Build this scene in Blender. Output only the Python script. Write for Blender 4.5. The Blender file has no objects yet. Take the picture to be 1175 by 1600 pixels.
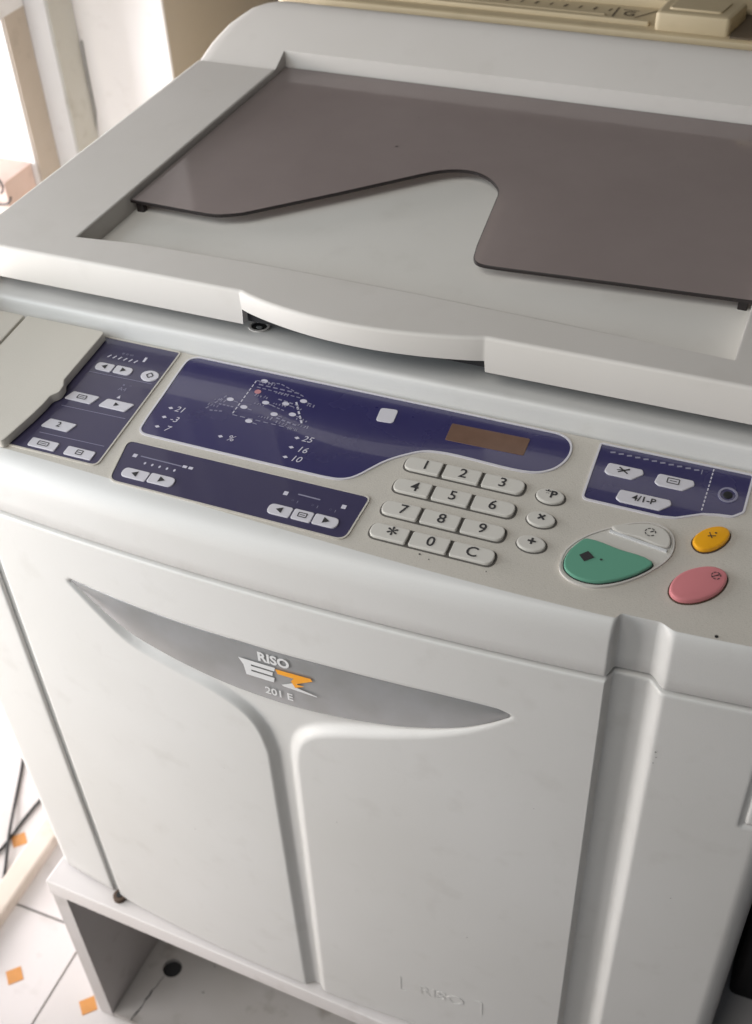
import bpy, bmesh, math, random
import numpy as np
from mathutils import Vector, Matrix
random.seed(4)
SC = bpy.context.scene
COL = SC.collection
H = 0.85                      # height of the machine's lid above the floor

# ------------------------------------------------------------------ camera
cam_d = bpy.data.cameras.new('camera')
cam = bpy.data.objects.new('camera', cam_d); COL.objects.link(cam)
RC = np.array([[0.92706902, 0.37292365, -0.03835336],
               [0.2242068, -0.63352585, -0.74052435],
               [-0.30045689, 0.67791809, -0.67093421]])
CP = (0.33037603, -0.55538107, 0.3915344 + H)
M = Matrix(((RC[0][0], -RC[1][0], -RC[2][0], CP[0]),
            (RC[0][1], -RC[1][1], -RC[2][1], CP[1]),
            (RC[0][2], -RC[1][2], -RC[2][2], CP[2]), (0, 0, 0, 1)))
cam.matrix_world = M
cam_d.sensor_fit = 'VERTICAL'; cam_d.sensor_height = 36.0; cam_d.sensor_width = 24.0
cam_d.lens = 36 * 1873.57 / 1600
cam_d.clip_start = 0.02; cam_d.clip_end = 60
cam_d.dof.use_dof = True; cam_d.dof.focus_distance = 0.70; cam_d.dof.aperture_fstop = 11
SC.camera = cam

# ------------------------------------------------------------------ light
w = bpy.data.worlds.new('World'); SC.world = w; w.use_nodes = True
w.node_tree.nodes['Background'].inputs[0].default_value = (0.95, 0.95, 1.0, 1)
w.node_tree.nodes['Background'].inputs[1].default_value = 0.035

def area(name, loc, target, sx, sy, power, col, spread=180):
    l = bpy.data.lights.new(name, 'AREA'); l.shape = 'RECTANGLE'; l.size = sx; l.size_y = sy
    l.energy = power; l.color = col; l.spread = math.radians(spread)
    o = bpy.data.objects.new(name, l); COL.objects.link(o); o.location = loc
    d = Vector(target) - Vector(loc); o.rotation_euler = d.to_track_quat('-Z', 'Y').to_euler()
    return o
area('doorway_upper', (-0.62, -0.48, 0.95), (-0.12, -0.05, 0.74), 0.4, 0.9, 2.5, (0.86, 0.94, 1.0), 100)
area('floor_bounce_fill', (-0.85, -0.60, 0.55), (-0.18, -0.10, 0.62), 0.5, 0.8, 2.9, (1.0, 0.88, 0.79), 95)  # added low warm fill for bounce off the sunlit floor
area('shopfront_daylight', (-0.3, -1.2, 2.3), (0.0, 0.1, 0.85), 1.0, 0.8, 4.9, (1.0, 0.975, 0.93), 90)
area('street_daylight', (0.1, -2.3, 1.75), (0.1, 0.0, 0.8), 1.6, 0.9, 2.6, (0.62, 0.80, 1.0))
area('side_daylight', (-1.5, 0.12, 0.74), (-0.5, 0.60, 0.62), 0.7, 0.9, 28, (1.0, 0.97, 0.99), 130)
SC.view_settings.view_transform = 'Standard'
SC.view_settings.look = 'None'
SC.view_settings.exposure = 0
SC.view_settings.gamma = 1
SC.render.engine = 'CYCLES'

# ------------------------------------------------------------------ materials
def mat(name, col, rough=0.5, metal=0.0, mottle=0.04, mscale=6.0, bump=0.0, bscale=900, speck=0.0, sscale=1500, spec=0.5, coat=0.0, dirt=0.0):
    m = bpy.data.materials.new(name); m.use_nodes = True
    nt = m.node_tree; b = nt.nodes['Principled BSDF']
    b.inputs['Roughness'].default_value = rough; b.inputs['Metallic'].default_value = metal
    b.inputs['Specular IOR Level'].default_value = spec
    b.inputs['Coat Weight'].default_value = coat
    tc = nt.nodes.new('ShaderNodeTexCoord')
    def noise(scale, detail=3):
        n = nt.nodes.new('ShaderNodeTexNoise'); n.inputs['Scale'].default_value = scale
        n.inputs['Detail'].default_value = detail
        nt.links.new(tc.outputs['Object'], n.inputs['Vector']); return n
    def mix(fac, a, bcol, fmul, lo=0.35, hi=0.7):
        r = nt.nodes.new('ShaderNodeMapRange'); r.inputs['From Min'].default_value = lo; r.inputs['From Max'].default_value = hi
        r.inputs['To Max'].default_value = fmul
        nt.links.new(fac, r.inputs['Value'])
        x = nt.nodes.new('ShaderNodeMix'); x.data_type = 'RGBA'
        nt.links.new(r.outputs[0], x.inputs['Factor'])
        if isinstance(a, tuple): x.inputs['A'].default_value = a
        else: nt.links.new(a, x.inputs['A'])
        x.inputs['B'].default_value = bcol
        return x.outputs['Result']
    c = (*col, 1)
    n1 = noise(mscale)
    out = mix(n1.outputs['Fac'], c, (col[0]*.86, col[1]*.85, col[2]*.82, 1), mottle*10 if mottle < .1 else 1)
    if speck:
        n2 = noise(sscale, 2)
        out = mix(n2.outputs['Fac'], out, (col[0]*.45, col[1]*.43, col[2]*.40, 1), speck, .52, .75)
    if dirt:
        n4 = noise(38, 6)
        out = mix(n4.outputs['Fac'], out, (col[0]*.5, col[1]*.46, col[2]*.40, 1), dirt, .58, .80)
    nt.links.new(out, b.inputs['Base Color'])
    n5 = noise(25, 4)
    rr = nt.nodes.new('ShaderNodeMapRange'); rr.inputs['To Min'].default_value = max(0.02, rough-.07); rr.inputs['To Max'].default_value = min(1, rough+.07)
    nt.links.new(n5.outputs['Fac'], rr.inputs['Value']); nt.links.new(rr.outputs[0], b.inputs['Roughness'])
    if bump:
        n3 = noise(bscale, 2)
        bp = nt.nodes.new('ShaderNodeBump'); bp.inputs['Strength'].default_value = bump; bp.inputs['Distance'].default_value = 0.0004
        nt.links.new(n3.outputs['Fac'], bp.inputs['Height']); nt.links.new(bp.outputs[0], b.inputs['Normal'])
    return m

WHITE = mat('white_plastic', (.63, .622, .605), .48, bump=.2, bscale=1100, mottle=.04, dirt=.16, speck=.05, sscale=1800)
LID = mat('lid_plastic', (.62, .59, .555), .50, bump=.14, mottle=.04, dirt=.10)
INSERT = mat('insert_plastic', (.70, .68, .64), .5, bump=.14, mottle=.04, dirt=.12)
PANEL = mat('panel_plastic', (.56, .525, .47), .55, bump=.35, bscale=1400, speck=.25, sscale=1300, mottle=.03)
FLAP = mat('flap_plastic', (.58, .545, .485), .5, bump=.2, mottle=.03)
KEY = mat('key_plastic', (.60, .575, .53), .42, mottle=.03)
NAVY = mat('navy_film', (.036, .032, .112), .26, mottle=.03, mscale=30, spec=.8, coat=1.0)
NAVY2 = mat('navy_film_sheen', (.048, .042, .094), .34, mottle=.03, mscale=30, spec=.7, coat=.6)  # greyer than the other film: violet reflection put into the colour
KEYW = mat('pale_key_print', (.62, .60, .64), .4, mottle=.02)
INK = mat('dark_ink', (.035, .033, .035), .6, mottle=.02)
INKW = mat('white_ink', (.60, .58, .66), .5, mottle=.02)
INKDIM = mat('dim_ink', (.26, .25, .34), .5, mottle=.02)
INKRED = mat('red_ink', (.50, .22, .24), .5, mottle=.02)
LCD = mat('display_amber', (.165, .095, .066), .35, mottle=.09, mscale=120)
TEAL = mat('teal_plastic', (.13, .34, .24), .4, mottle=.03)
YEL = mat('yellow_plastic', (.86, .40, .012), .4, mottle=.03)
PINK = mat('pink_plastic', (.63, .22, .235), .42, mottle=.03)
EMB = mat('silver_film', (.50, .505, .512), .24, metal=.55, mottle=.08, mscale=40, bump=.9, bscale=26)
LOGOW = mat('logo_white', (.66, .66, .66), .45, mottle=.02)
LOGOO = mat('logo_orange', (.85, .36, .03), .45, mottle=.02)
STRIP = mat('strip_plastic', (.46, .46, .45), .55, mottle=.04)
WELL = mat('key_gap', (.10, .092, .082), .6, mottle=.03)
GAP = mat('gap_plastic', (.30, .30, .29), .6, mottle=.03)
DARK = mat('dark_void', (.012, .012, .013), .7, mottle=.02)
STAND = mat('stand_paint', (.62, .59, .58), .5, mottle=.06, mscale=8, dirt=.35, bump=.1, bscale=300)
BASEB = mat('stand_base', (.47, .44, .42), .6, mottle=.09, mscale=9, dirt=.8, bump=.2, bscale=200)
BROWN = mat('brown_rubber', (.075, .045, .028), .55, mottle=.05)
TILE = mat('floor_tile', (.66, .63, .62), .30, mottle=.07, mscale=5, dirt=.30)
GROUT = mat('grout', (.14, .125, .115), .9, mottle=.06)
ORANGE = mat('orange_inset', (.58, .26, .07), .4, mottle=.08, mscale=60)
BATTEN = mat('batten_wood', (.64, .57, .50), .6, mottle=.09, mscale=10, dirt=.4)
CABLE = mat('black_cable', (.015, .015, .015), .5, mottle=.02)
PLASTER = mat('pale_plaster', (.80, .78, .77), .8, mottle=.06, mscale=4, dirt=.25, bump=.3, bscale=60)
TAN = mat('tan_wall_and_shade', (.53, .495, .45), .8, mottle=.07, mscale=4, dirt=.3, bump=.3, bscale=60)  # rear wall colour, also the painted shade on the pier's flank
PWHITE = mat('white_paint', (.76, .76, .77), .5, mottle=.05, dirt=.25)
LEDGE = mat('ledge_clay', (.68, .52, .46), .8, mottle=.08, mscale=12, dirt=.4)
CREAM = mat('cream_plastic', (.50, .41, .265), .55, mottle=.06, mscale=8, dirt=.25, bump=.1)
CREAMD = mat('brown_print', (.10, .075, .05), .6, mottle=.03)
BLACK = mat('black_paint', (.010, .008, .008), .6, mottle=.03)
WOODD = mat('dark_wood', (.07, .035, .025), .6, mottle=.09, mscale=14)

def smoked():
    m = bpy.data.materials.new('smoked_acrylic'); m.use_nodes = True
    nt = m.node_tree; b = nt.nodes['Principled BSDF']; out = nt.nodes['Material Output']
    b.inputs['Base Color'].default_value = (.37, .305, .29, 1)
    b.inputs['Roughness'].default_value = .16
    b.inputs['Specular IOR Level'].default_value = .75
    n2 = nt.nodes.new('ShaderNodeTexNoise'); n2.inputs['Scale'].default_value = 7; n2.inputs['Detail'].default_value = 5; n2.inputs['Roughness'].default_value = .6
    m2 = nt.nodes.new('ShaderNodeMix'); m2.data_type = 'RGBA'
    m2.inputs['A'].default_value = (.35, .295, .283, 1); m2.inputs['B'].default_value = (.49, .425, .41, 1)
    nt.links.new(n2.outputs['Fac'], m2.inputs['Factor']); nt.links.new(m2.outputs['Result'], b.inputs['Base Color'])
    t = nt.nodes.new('ShaderNodeBsdfTransparent'); t.inputs[0].default_value = (.68, .62, .60, 1)
    tc = nt.nodes.new('ShaderNodeTexCoord'); n = nt.nodes.new('ShaderNodeTexNoise'); n.inputs['Scale'].default_value = 9; n.inputs['Detail'].default_value = 4
    nt.links.new(tc.outputs['Object'], n.inputs['Vector']); nt.links.new(tc.outputs['Object'], n2.inputs['Vector'])
    r = nt.nodes.new('ShaderNodeMapRange'); r.inputs['To Min'].default_value = .05; r.inputs['To Max'].default_value = .13
    nt.links.new(n.outputs['Fac'], r.inputs['Value']); nt.links.new(r.outputs[0], b.inputs['Roughness'])
    mx = nt.nodes.new('ShaderNodeMixShader'); mx.inputs[0].default_value = .52
    nt.links.new(t.outputs[0], mx.inputs[1]); nt.links.new(b.outputs[0], mx.inputs[2])
    nt.links.new(mx.outputs[0], out.inputs['Surface'])
    return m
SMOKE = smoked()
SMOKE_EDGE = mat('smoked_edge', (.018, .013, .013), .3, mottle=.02)

# ------------------------------------------------------------------ helpers
ORIG = {}                                  # thing -> base position
def tag(o, label=None, cat=None, group=None, kind=None):
    if label: o['label'] = label
    if cat: o['category'] = cat
    if group: o['group'] = group
    if kind: o['kind'] = kind
    return o
def thing(name, label, cat, loc, group=None):
    o = bpy.data.objects.new(name, None); COL.objects.link(o)
    o.location = loc; o.empty_display_size = .05
    ORIG[o] = Vector(loc)
    return tag(o, label, cat, group)
def base_of(p):
    while p is not None:
        if p in ORIG: return ORIG[p]
        p = p.parent
    return Vector((0, 0, 0))
def link(name, me, material, parent=None, sharp=35):
    o = bpy.data.objects.new(name, me); COL.objects.link(o)
    if material is not None and not me.materials: me.materials.append(material)
    if parent is not None: o.parent = parent
    return o
def build(name, verts, faces, material, parent=None, smooth=True, sharp=38):
    """verts in world space, with z measured from the lid top"""
    bo = base_of(parent)
    me = bpy.data.meshes.new(name)
    me.from_pydata([(v[0]-bo.x, v[1]-bo.y, v[2]+H-bo.z) for v in verts], [], faces)
    bm = bmesh.new(); bm.from_mesh(me)
    bmesh.ops.recalc_face_normals(bm, faces=bm.faces)
    bm.to_mesh(me); bm.free()
    if smooth:
        me.shade_smooth(); me.set_sharp_from_angle(angle=math.radians(sharp))
    return link(name, me, material, parent)
class MB:
    def __init__(s): s.v = []; s.f = []
    def add(s, v, f):
        n = len(s.v); s.v += [tuple(p) for p in v]; s.f += [tuple(i+n for i in q) for q in f]; return s
    def box(s, x0, x1, y0, y1, z0, z1, fn=None):
        v = [(x, y, z) for x in (x0, x1) for y in (y0, y1) for z in (z0, z1)]
        if fn: v = [fn(*p) for p in v]
        return s.add(v, [(0, 1, 3, 2), (4, 6, 7, 5), (0, 4, 5, 1), (2, 3, 7, 6), (0, 2, 6, 4), (1, 5, 7, 3)])
    def tube(s, pts, r, n=8):
        pts = [Vector(p) for p in pts]; rings = []
        for i, p in enumerate(pts):
            t = (pts[min(i+1, len(pts)-1)] - pts[max(i-1, 0)]).normalized()
            a = t.cross(Vector((.3, .2, 1))).normalized(); b = t.cross(a)
            rings.append([p + a*r*math.cos(k*2*math.pi/n) + b*r*math.sin(k*2*math.pi/n) for k in range(n)])
        v = [q for rg in rings for q in rg]
        f = [(i*n+k, i*n+(k+1) % n, (i+1)*n+(k+1) % n, (i+1)*n+k) for i in range(len(pts)-1) for k in range(n)]
        f += [tuple(range(n)), tuple((len(pts)-1)*n+k for k in range(n))]
        return s.add(v, f)
    def build(s, name, material, parent=None, smooth=True, sharp=38):
        o = build(name, s.v, s.f, material, parent, smooth, sharp)
        if name.endswith('_marks') or name in ('crack', 'panel_specks'): o['kind'] = 'stuff'      # fine print and dirt, too small to pick apart
        return o

def catmull(pts, n=6, closed=True):
    P = [np.array(p, float) for p in pts]; N = len(P); out = []
    rng = range(N) if closed else range(N-1)
    for i in rng:
        if closed: a, b, c, d = P[i-1], P[i], P[(i+1) % N], P[(i+2) % N]
        else: a, b, c, d = P[max(i-1, 0)], P[i], P[i+1], P[min(i+2, N-1)]
        for k in range(n):
            t = k/n; L = np.linalg.norm(c-b)
            m0 = (c-a)/(np.linalg.norm(c-a)+1e-12)*L; m1 = (d-b)/(np.linalg.norm(d-b)+1e-12)*L
            out.append(tuple((2*t**3-3*t*t+1)*b+(t**3-2*t*t+t)*m0+(3*t*t-2*t**3)*c+(t**3-t*t)*m1))
    if not closed: out.append(tuple(P[-1]))
    return out
def rounded(pts, r, n=5):
    """polygon with rounded corners; r a number or a list"""
    out = []; N = len(pts)
    for i in range(N):
        p = np.array(pts[i], float); a = np.array(pts[i-1], float); b = np.array(pts[(i+1) % N], float)
        ri = r[i] if isinstance(r, (list, tuple)) else r
        if ri <= 0: out.append(tuple(p)); continue
        u = (a-p)/np.linalg.norm(a-p); v = (b-p)/np.linalg.norm(b-p)
        ang = math.acos(max(-1, min(1, float(u@v))))
        t = min(ri/math.tan(ang/2), .49*np.linalg.norm(a-p), .49*np.linalg.norm(b-p))
        s, e = p+u*t, p+v*t
        for k in range(n+1):
            q = k/n
            out.append(tuple((1-q)**2*s+2*q*(1-q)*p+q*q*e))
    return out
def area2(o): return sum(o[i-1][0]*o[i][1]-o[i][0]*o[i-1][1] for i in range(len(o)))
def inset(o, d):
    N = len(o); out = []
    sg = 1 if area2(o) > 0 else -1
    for i in range(N):
        a, p, b = (np.array(o[j % N], float) for j in (i-1, i, i+1))
        e1 = p-a; e2 = b-p
        n1 = np.array((-e1[1], e1[0]))/(np.linalg.norm(e1)+1e-12); n2 = np.array((-e2[1], e2[0]))/(np.linalg.norm(e2)+1e-12)
        m = n1+n2; L = np.linalg.norm(m)
        m = m/L if L > 1e-6 else n1
        c = max(.45, float(m@n1))
        out.append(tuple(p+m*sg*d/c))
    return out
def plate(o, h0, h1, bev, fn, tilt=0, xc=0, crown=0):
    """a solid plate with a bevelled upper edge; fn maps (u,v,h) to space. Returns verts, faces"""
    rows = [(o, h0), (o, h1-bev), (inset(o, bev*.3), h1-bev*.3), (inset(o, bev), h1), (inset(o, bev+.00015), h1)]
    if crown:
        rows += [(inset(o, bev+crown*2), h1+crown*.25)]
    v = []; N = len(o)
    for ol, h in rows:
        for p in ol: v.append(fn(p[0], p[1], h + (tilt*(p[0]-xc) if h > h0 else 0)))
    f = []
    for r in range(len(rows)-1):
        for k in range(N):
            f.append((r*N+k, r*N+(k+1) % N, (r+1)*N+(k+1) % N, (r+1)*N+k))
    f.append(tuple((len(rows)-1)*N+k for k in range(N)))
    f.append(tuple(reversed(range(N))))
    return v, f
def ring(o, wdt, h0, h1, fn):
    """a thin raised border just outside an outline"""
    oo = inset(o, -wdt); v = []; N = len(o); f = []
    for ol, h in ((oo, h0), (oo, h1), (o, h1), (o, h0)):
        for p in ol: v.append(fn(p[0], p[1], h))
    for r in range(3):
        for k in range(N): f.append((r*N+k, r*N+(k+1) % N, (r+1)*N+(k+1) % N, (r+1)*N+k))
    return v, f
_txt = {}
def text_mesh(s, size, bold=0.0, shear=0.0, sx=1.0):
    """2-D verts, faces of a string, centred"""
    k = (s, bold, shear)
    if k not in _txt:
        c = bpy.data.curves.new('lettering', 'FONT'); c.body = s; c.size = 1; c.offset = bold; c.shear = shear
        c.resolution_u = 3; c.align_x = 'CENTER'; c.align_y = 'CENTER'; c.fill_mode = 'FRONT'
        o = bpy.data.objects.new('lettering', c); COL.objects.link(o)
        dg = bpy.context.evaluated_depsgraph_get(); me = bpy.data.meshes.new_from_object(o.evaluated_get(dg))
        _txt[k] = ([(v.co.x, v.co.y) for v in me.vertices], [tuple(p.vertices) for p in me.polygons])
        bpy.data.objects.remove(o); bpy.data.curves.remove(c); bpy.data.meshes.remove(me)
    v, f = _txt[k]
    return [(a*size*sx, b*size) for a, b in v], f
def put_text(mb, s, x, y, size, fn, h, bold=0.0, shear=0.0, sx=1.0, rot=0.0):
    v, f = text_mesh(s, size, bold, shear, sx); c, sn = math.cos(rot), math.sin(rot)
    mb.add([fn(x+a*c-b*sn, y+a*sn+b*c, h) for a, b in v], f)
def line2(mb, p, q, wd, fn, h):
    p = np.array(p); q = np.array(q); d = (q-p)/np.linalg.norm(q-p); n = np.array((-d[1], d[0]))*wd/2
    mb.add([fn(*(p+n), h), fn(*(q+n), h), fn(*(q-n), h), fn(*(p-n), h)], [(0, 1, 2, 3)])
def poly2(mb, o, fn, h): mb.add([fn(a, b, h) for a, b in o], [tuple(range(len(o)))])
def ellipse(cx, cy, rx, ry, n=20, rot=0):
    c, s = math.cos(rot), math.sin(rot)
    return [(cx+rx*math.cos(t)*c-ry*math.sin(t)*s, cy+rx*math.cos(t)*s+ry*math.sin(t)*c) for t in (k*2*math.pi/n for k in range(n))]

A5 = math.radians(5)
def pan(x, s, h): return (x, -.003+s*math.cos(A5)-h*math.sin(A5), -.053+s*math.sin(A5)+h*math.cos(A5))
mm = lambda L: [(a/1000, b/1000) for a, b in L]

# ------------------------------------------------------------------ front surface of the machine
XS = [-.215, -.116, -.066, -.0195, .0236, .0678, .108, .142, .178, .214, .2455, .2715, .303, .323, .347, .40]
YS = [-.121, -.1312, -.1352, -.1373, -.139, -.1398, -.1402, -.1402, -.1393, -.1375, -.1353, -.1334, -.1318, -.1309, -.1288, -.1235]
XB = [-.221, -.148, -.127, -.0534, -.0092, .0629, .108, .142, .20, .26, .40]
YB = [-.111, -.1215, -.1262, -.1352, -.139, -.1405, -.1408, -.1404, -.138, -.1345, -.1235]
_fit_t = np.polyfit(XS, YS, 4); _fit_b = np.polyfit(XB, YB, 4)
XR, XL, RR = .378, -.206, .013
def sst(t): t = np.clip(t, 0, 1); return t*t*(3-2*t)
def corner(x):
    x = np.asarray(x, float); d = np.zeros_like(x)
    t = np.clip((x-(XR-RR))/RR, 0, 1); d += RR*(1-np.sqrt(np.maximum(0, 1-t*t)))
    t = np.clip(((XL+RR)-x)/RR, 0, 1); d += RR*(1-np.sqrt(np.maximum(0, 1-t*t)))
    return d
def front0(x, z):
    x = np.asarray(x, float); z = np.asarray(z, float)
    t = np.clip((-.11-z)/.478, 0, 1)**1.4
    return np.polyval(_fit_t, x)*(1-t)+np.polyval(_fit_b, x)*t + corner(x)
def channel(x):
    x = np.asarray(x, float)
    return .0085*(sst((x-.2715)/.0030) * (1-sst((x-.2925)/.0105)))

# =================================================================== SETTING
def rect(name, x0, x1, y0, y1, z, m):
    return build(name, [(x0, y0, z), (x1, y0, z), (x1, y1, z), (x0, y1, z)], [(0, 1, 2, 3)], m, None, smooth=False)
floor = tag(rect('floor', -4, 4, -4, 3.0, -H-.004, GROUT), kind='structure')
TX, TY = .3765, .292
tile_me = None; ins_me = None
for i in range(-6, 6):
    for j in range(-9, 6):
        cx = -.268+TX*(i+.5); cy = -.0608+TY*(j+.5)
        if tile_me is None:
            g = .0011
            v, f = plate(rounded([(-TX/2+g, -TY/2+g), (TX/2-g, -TY/2+g), (TX/2-g, TY/2-g), (-TX/2+g, TY/2-g)], .001, 1), 0, .004, .0008, lambda a, b, h: (a, b, h-H))
            t = build('floor_tile', v, f, TILE, floor); tile_me = t.data
        else:
            t = link('floor_tile', tile_me, None, floor)
        t.location = (cx, cy, -.004)
for i in range(-9, 4):
    for j in range(-2, 7):
        cx = -.317+.0942*i; cy = -.1345+.146*j
        if ins_me is None:
            v, f = plate([(-.0118, 0), (0, -.0118), (.0118, 0), (0, .0118)], 0, .0006, .0002, lambda a, b, h: (a, b, h-H))
            t = build('tile_inset', v, f, ORANGE, floor); ins_me = t.data
        else:
            t = link('tile_inset', ins_me, None, floor)
        t.location = (cx, cy, 0.0)

# stepped wall at the left rear
wt = thing('plastered_pier', 'pale plastered pier with shade painted tan on its flank behind the rear left corner of the machine', 'pier', (-.47, .75, 0))
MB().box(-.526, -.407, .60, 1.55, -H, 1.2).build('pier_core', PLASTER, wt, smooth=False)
MB().box(-.4068, -.4055, .6008, 1.55, -H, 1.2).build('flank', TAN, wt, smooth=False)  # thin darker sheet, shade of the pier's right side painted on
cr = MB(); px_, pz_ = -.5235, .2
pts = [(-.5238+random.uniform(-.0035, .0035), .5985, .3-.028*k) for k in range(32)]
for k in range(31):
    if k % 5 != 4: cr.tube([pts[k], pts[k+1]], .0013, 5)
cr.build('crack', GAP, wt)
dj = thing('door_jamb', 'white painted door jamb strip with shade painted grey green on its flank between two plaster walls', 'door jamb', (-.54, .58, 0))
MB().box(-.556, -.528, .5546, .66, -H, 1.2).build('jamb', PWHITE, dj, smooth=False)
MB().box(-.5278, -.5245, .5556, .599, -H, 1.2).build('flank', mat('grey_green_shade', (.52, .52, .49), .7, mottle=.07, dirt=.4), dj, smooth=False)  # shade on the jamb's side put into a grey green sheet
wl = thing('plastered_wall', 'pale wall end with shade painted brown on its flank at the far left edge', 'wall', (-.75, .6, 0))
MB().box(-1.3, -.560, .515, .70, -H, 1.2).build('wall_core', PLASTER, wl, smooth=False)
MB().box(-.5598, -.5562, .5165, .5545, -H, 1.2).build('flank', mat('brown_shade', (.50, .44, .38), .8, mottle=.08, mscale=9, dirt=.5), wl, smooth=False)  # shaded side of the wall end coloured brown on a thin sheet
bx_ = thing('switch_box', 'small pale box mounted high on the left wall end beside the white jamb', 'box', (-.60, .505, H-.08))
v, f = plate(rounded([(-.66, .500), (-.5545, .500), (-.5545, .5535), (-.66, .5535)], .003, 3), -.068, .10, .003, lambda a, b, h: (a, b, h))
build('housing', v, f, PWHITE, bx_)
MB().box(-.656, -.556, .4985, .4998, -.0585, -.057).build('seam', GAP, bx_, smooth=False)
tag(rect('back_wall', -.402, 3.0, 1.5, 1.5, 0, TAN), kind='structure')
bpy.data.objects.remove(bpy.data.objects['back_wall'])
bw = MB().box(-.40, 3.0, 1.5, 1.6, -H, 1.6).build('back_wall', TAN, None, smooth=False)
tag(bw, 'tan rear wall behind the machines', 'wall')

led = thing('clay_ledge', 'pinkish clay ledge at the foot of the left wall', 'ledge', (-.75, .47, 0))
MB().box(-1.1, -.566, .46, .514, -H, -.238).build('ledge_block', LEDGE, led, smooth=False)
wr = MB()
for k in range(8):
    cx = -.572+random.uniform(-.014, .006); cz = -.165-.0125*k; r = random.uniform(.008, .017)
    a0 = random.uniform(0, 6); L = random.uniform(3.0, 5.5)
    wr.tube([(cx+r*math.cos(a0+L*t/14)+.0010*t*math.sin(k), .4535+.0006*k+random.uniform(-.001, .001), cz+r*.8*math.sin(a0+L*t/14)) for t in range(15)], .0013, 6)
tag(wr.build('wire_bundle', CABLE), 'tangle of thin dark wires hanging against the far left wall', 'wires')

bt = thing('floor_batten', 'pale wooden batten lying on the tiles left of the stand', 'batten', (-.375, 0, 0))
v, f = plate(rounded([(-.395, -.6), (-.368, -.6), (-.362, .4), (-.389, .4)], .003, 2), -H+.0002, -H+.016, .003, lambda a, b, h: (a, b, h))
build('board', v, f, BATTEN, bt)
for pts, lab in (([(-.50, .16, -.8475), (-.470, .105, -.8475), (-.449, .061, -.8475), (-.424, .012, -.8435), (-.402, -.030, -.8475), (-.388, -.060, -.8475), (-.372, -.105, -.8315), (-.350, -.16, -.8475)], 'longer black cable on the floor running toward the viewer and over the batten'),
                 ([(-.405, .14, -.8475), (-.416, .085, -.8475), (-.421, .037, -.8475), (-.4215, .012, -.8475), (-.424, -.012, -.8475), (-.440, -.06, -.8475), (-.47, -.12, -.8475)], 'shorter black cable on the floor passing beneath the longer one')):
    tag(MB().tube(catmull(pts, 8, False), .0019, 8).build('floor_cable', CABLE), lab, 'cable', 'cables on the floor at the left')

# old cream machine behind
oc = thing('beige_copier', 'old cream coloured copier with printed scale marks behind the white duplicator', 'copier', (.2, .65, 0))
MB().box(-.155, .72, .43, .95, -H, .006).build('body', CREAM, oc)
v, f = plate(rounded([(-.165, .404), (.74, .404), (.74, .97), (-.165, .97)], .008, 4), .006, .029, .003, lambda a, b, h: (a, b, h)); build('top_tray', v, f, CREAM, oc)
v, f = plate(rounded([(-.15, .4175), (.158, .4175), (.158, .4225), (-.15, .4225)], .0015, 3), .029, .0325, .0012, lambda a, b, h: (a, b, h)); build('lip', v, f, CREAM, oc)
v, f = plate(rounded([(.163, .412), (.221, .412), (.229, .452), (.168, .458)], .004, 4), .029, .043, .003, lambda a, b, h: (a, b, h)); build('raised_block', v, f, CREAM, oc)
v, f = plate(rounded([(.241, .404), (.60, .404), (.60, .52), (.236, .52)], .006, 4), .029, .046, .004, lambda a, b, h: (a, b, h)); build('raised_block', v, f, CREAM, oc)
MB().box(.2225, .240, .410, .50, .029, .0305).build('dark_recess', CREAMD, oc, smooth=False)
v, f = plate(rounded([(-.15, .4290), (.120, .4290), (.120, .4320), (-.15, .4320)], .001, 3), .029, .0312, .001, lambda a, b, h: (a, b, h)); build('lip', v, f, CREAM, oc)
v, f = plate(rounded([(-.15, .452), (.70, .470), (.70, .50), (-.15, .50)], .003, 3), .029, .036, .002, lambda a, b, h: (a, b, h)); build('scale_bar', v, f, CREAM, oc)
v, f = plate(rounded([(.172, .420), (.213, .420), (.218, .444), (.176, .448)], .003, 3), .043, .0445, .001, lambda a, b, h: (a, b, h)); build('block_cap', v, f, CREAM, oc)
pm = MB(); flat = lambda a, b, h: (a, b, h)
for k in range(13):
    line2(pm, (-.03+.0125*k, .4415), (-.0285+.0125*k, .4475), .0022 if k % 2 else .0015, flat, .0293)
line2(pm, (.1255, .4305), (.1265, .452), .0016, flat, .0293)
put_text(pm, 'G', .1375, .4395, .014, flat, .0293, bold=.02)
line2(pm, (.1435, .4325), (.158, .452), .0015, flat, .0293)
line2(pm, (.131, .4475), (.144, .4475), .0012, flat, .0293)
for k in range(6): line2(pm, (.176+.009*k, .462), (.178+.009*k, .467), .003, flat, .0293)
pm.build('printed_marks', CREAMD, oc, smooth=False)

# black cabinet shape added to fill the shaded area at right
dc = thing('dark_area_cabinet', 'black cabinet shape added for the dark area just right of the machine', 'cabinet', (.66, .35, 0))
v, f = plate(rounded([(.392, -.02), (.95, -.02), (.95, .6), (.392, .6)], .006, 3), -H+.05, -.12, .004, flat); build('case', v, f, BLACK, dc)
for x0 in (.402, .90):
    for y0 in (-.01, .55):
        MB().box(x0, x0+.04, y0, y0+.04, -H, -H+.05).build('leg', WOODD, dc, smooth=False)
MB().box(.445, .90, -.008, .008, -H+.015, -H+.05).build('plinth_rail', WOODD, dc, smooth=False)

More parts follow.
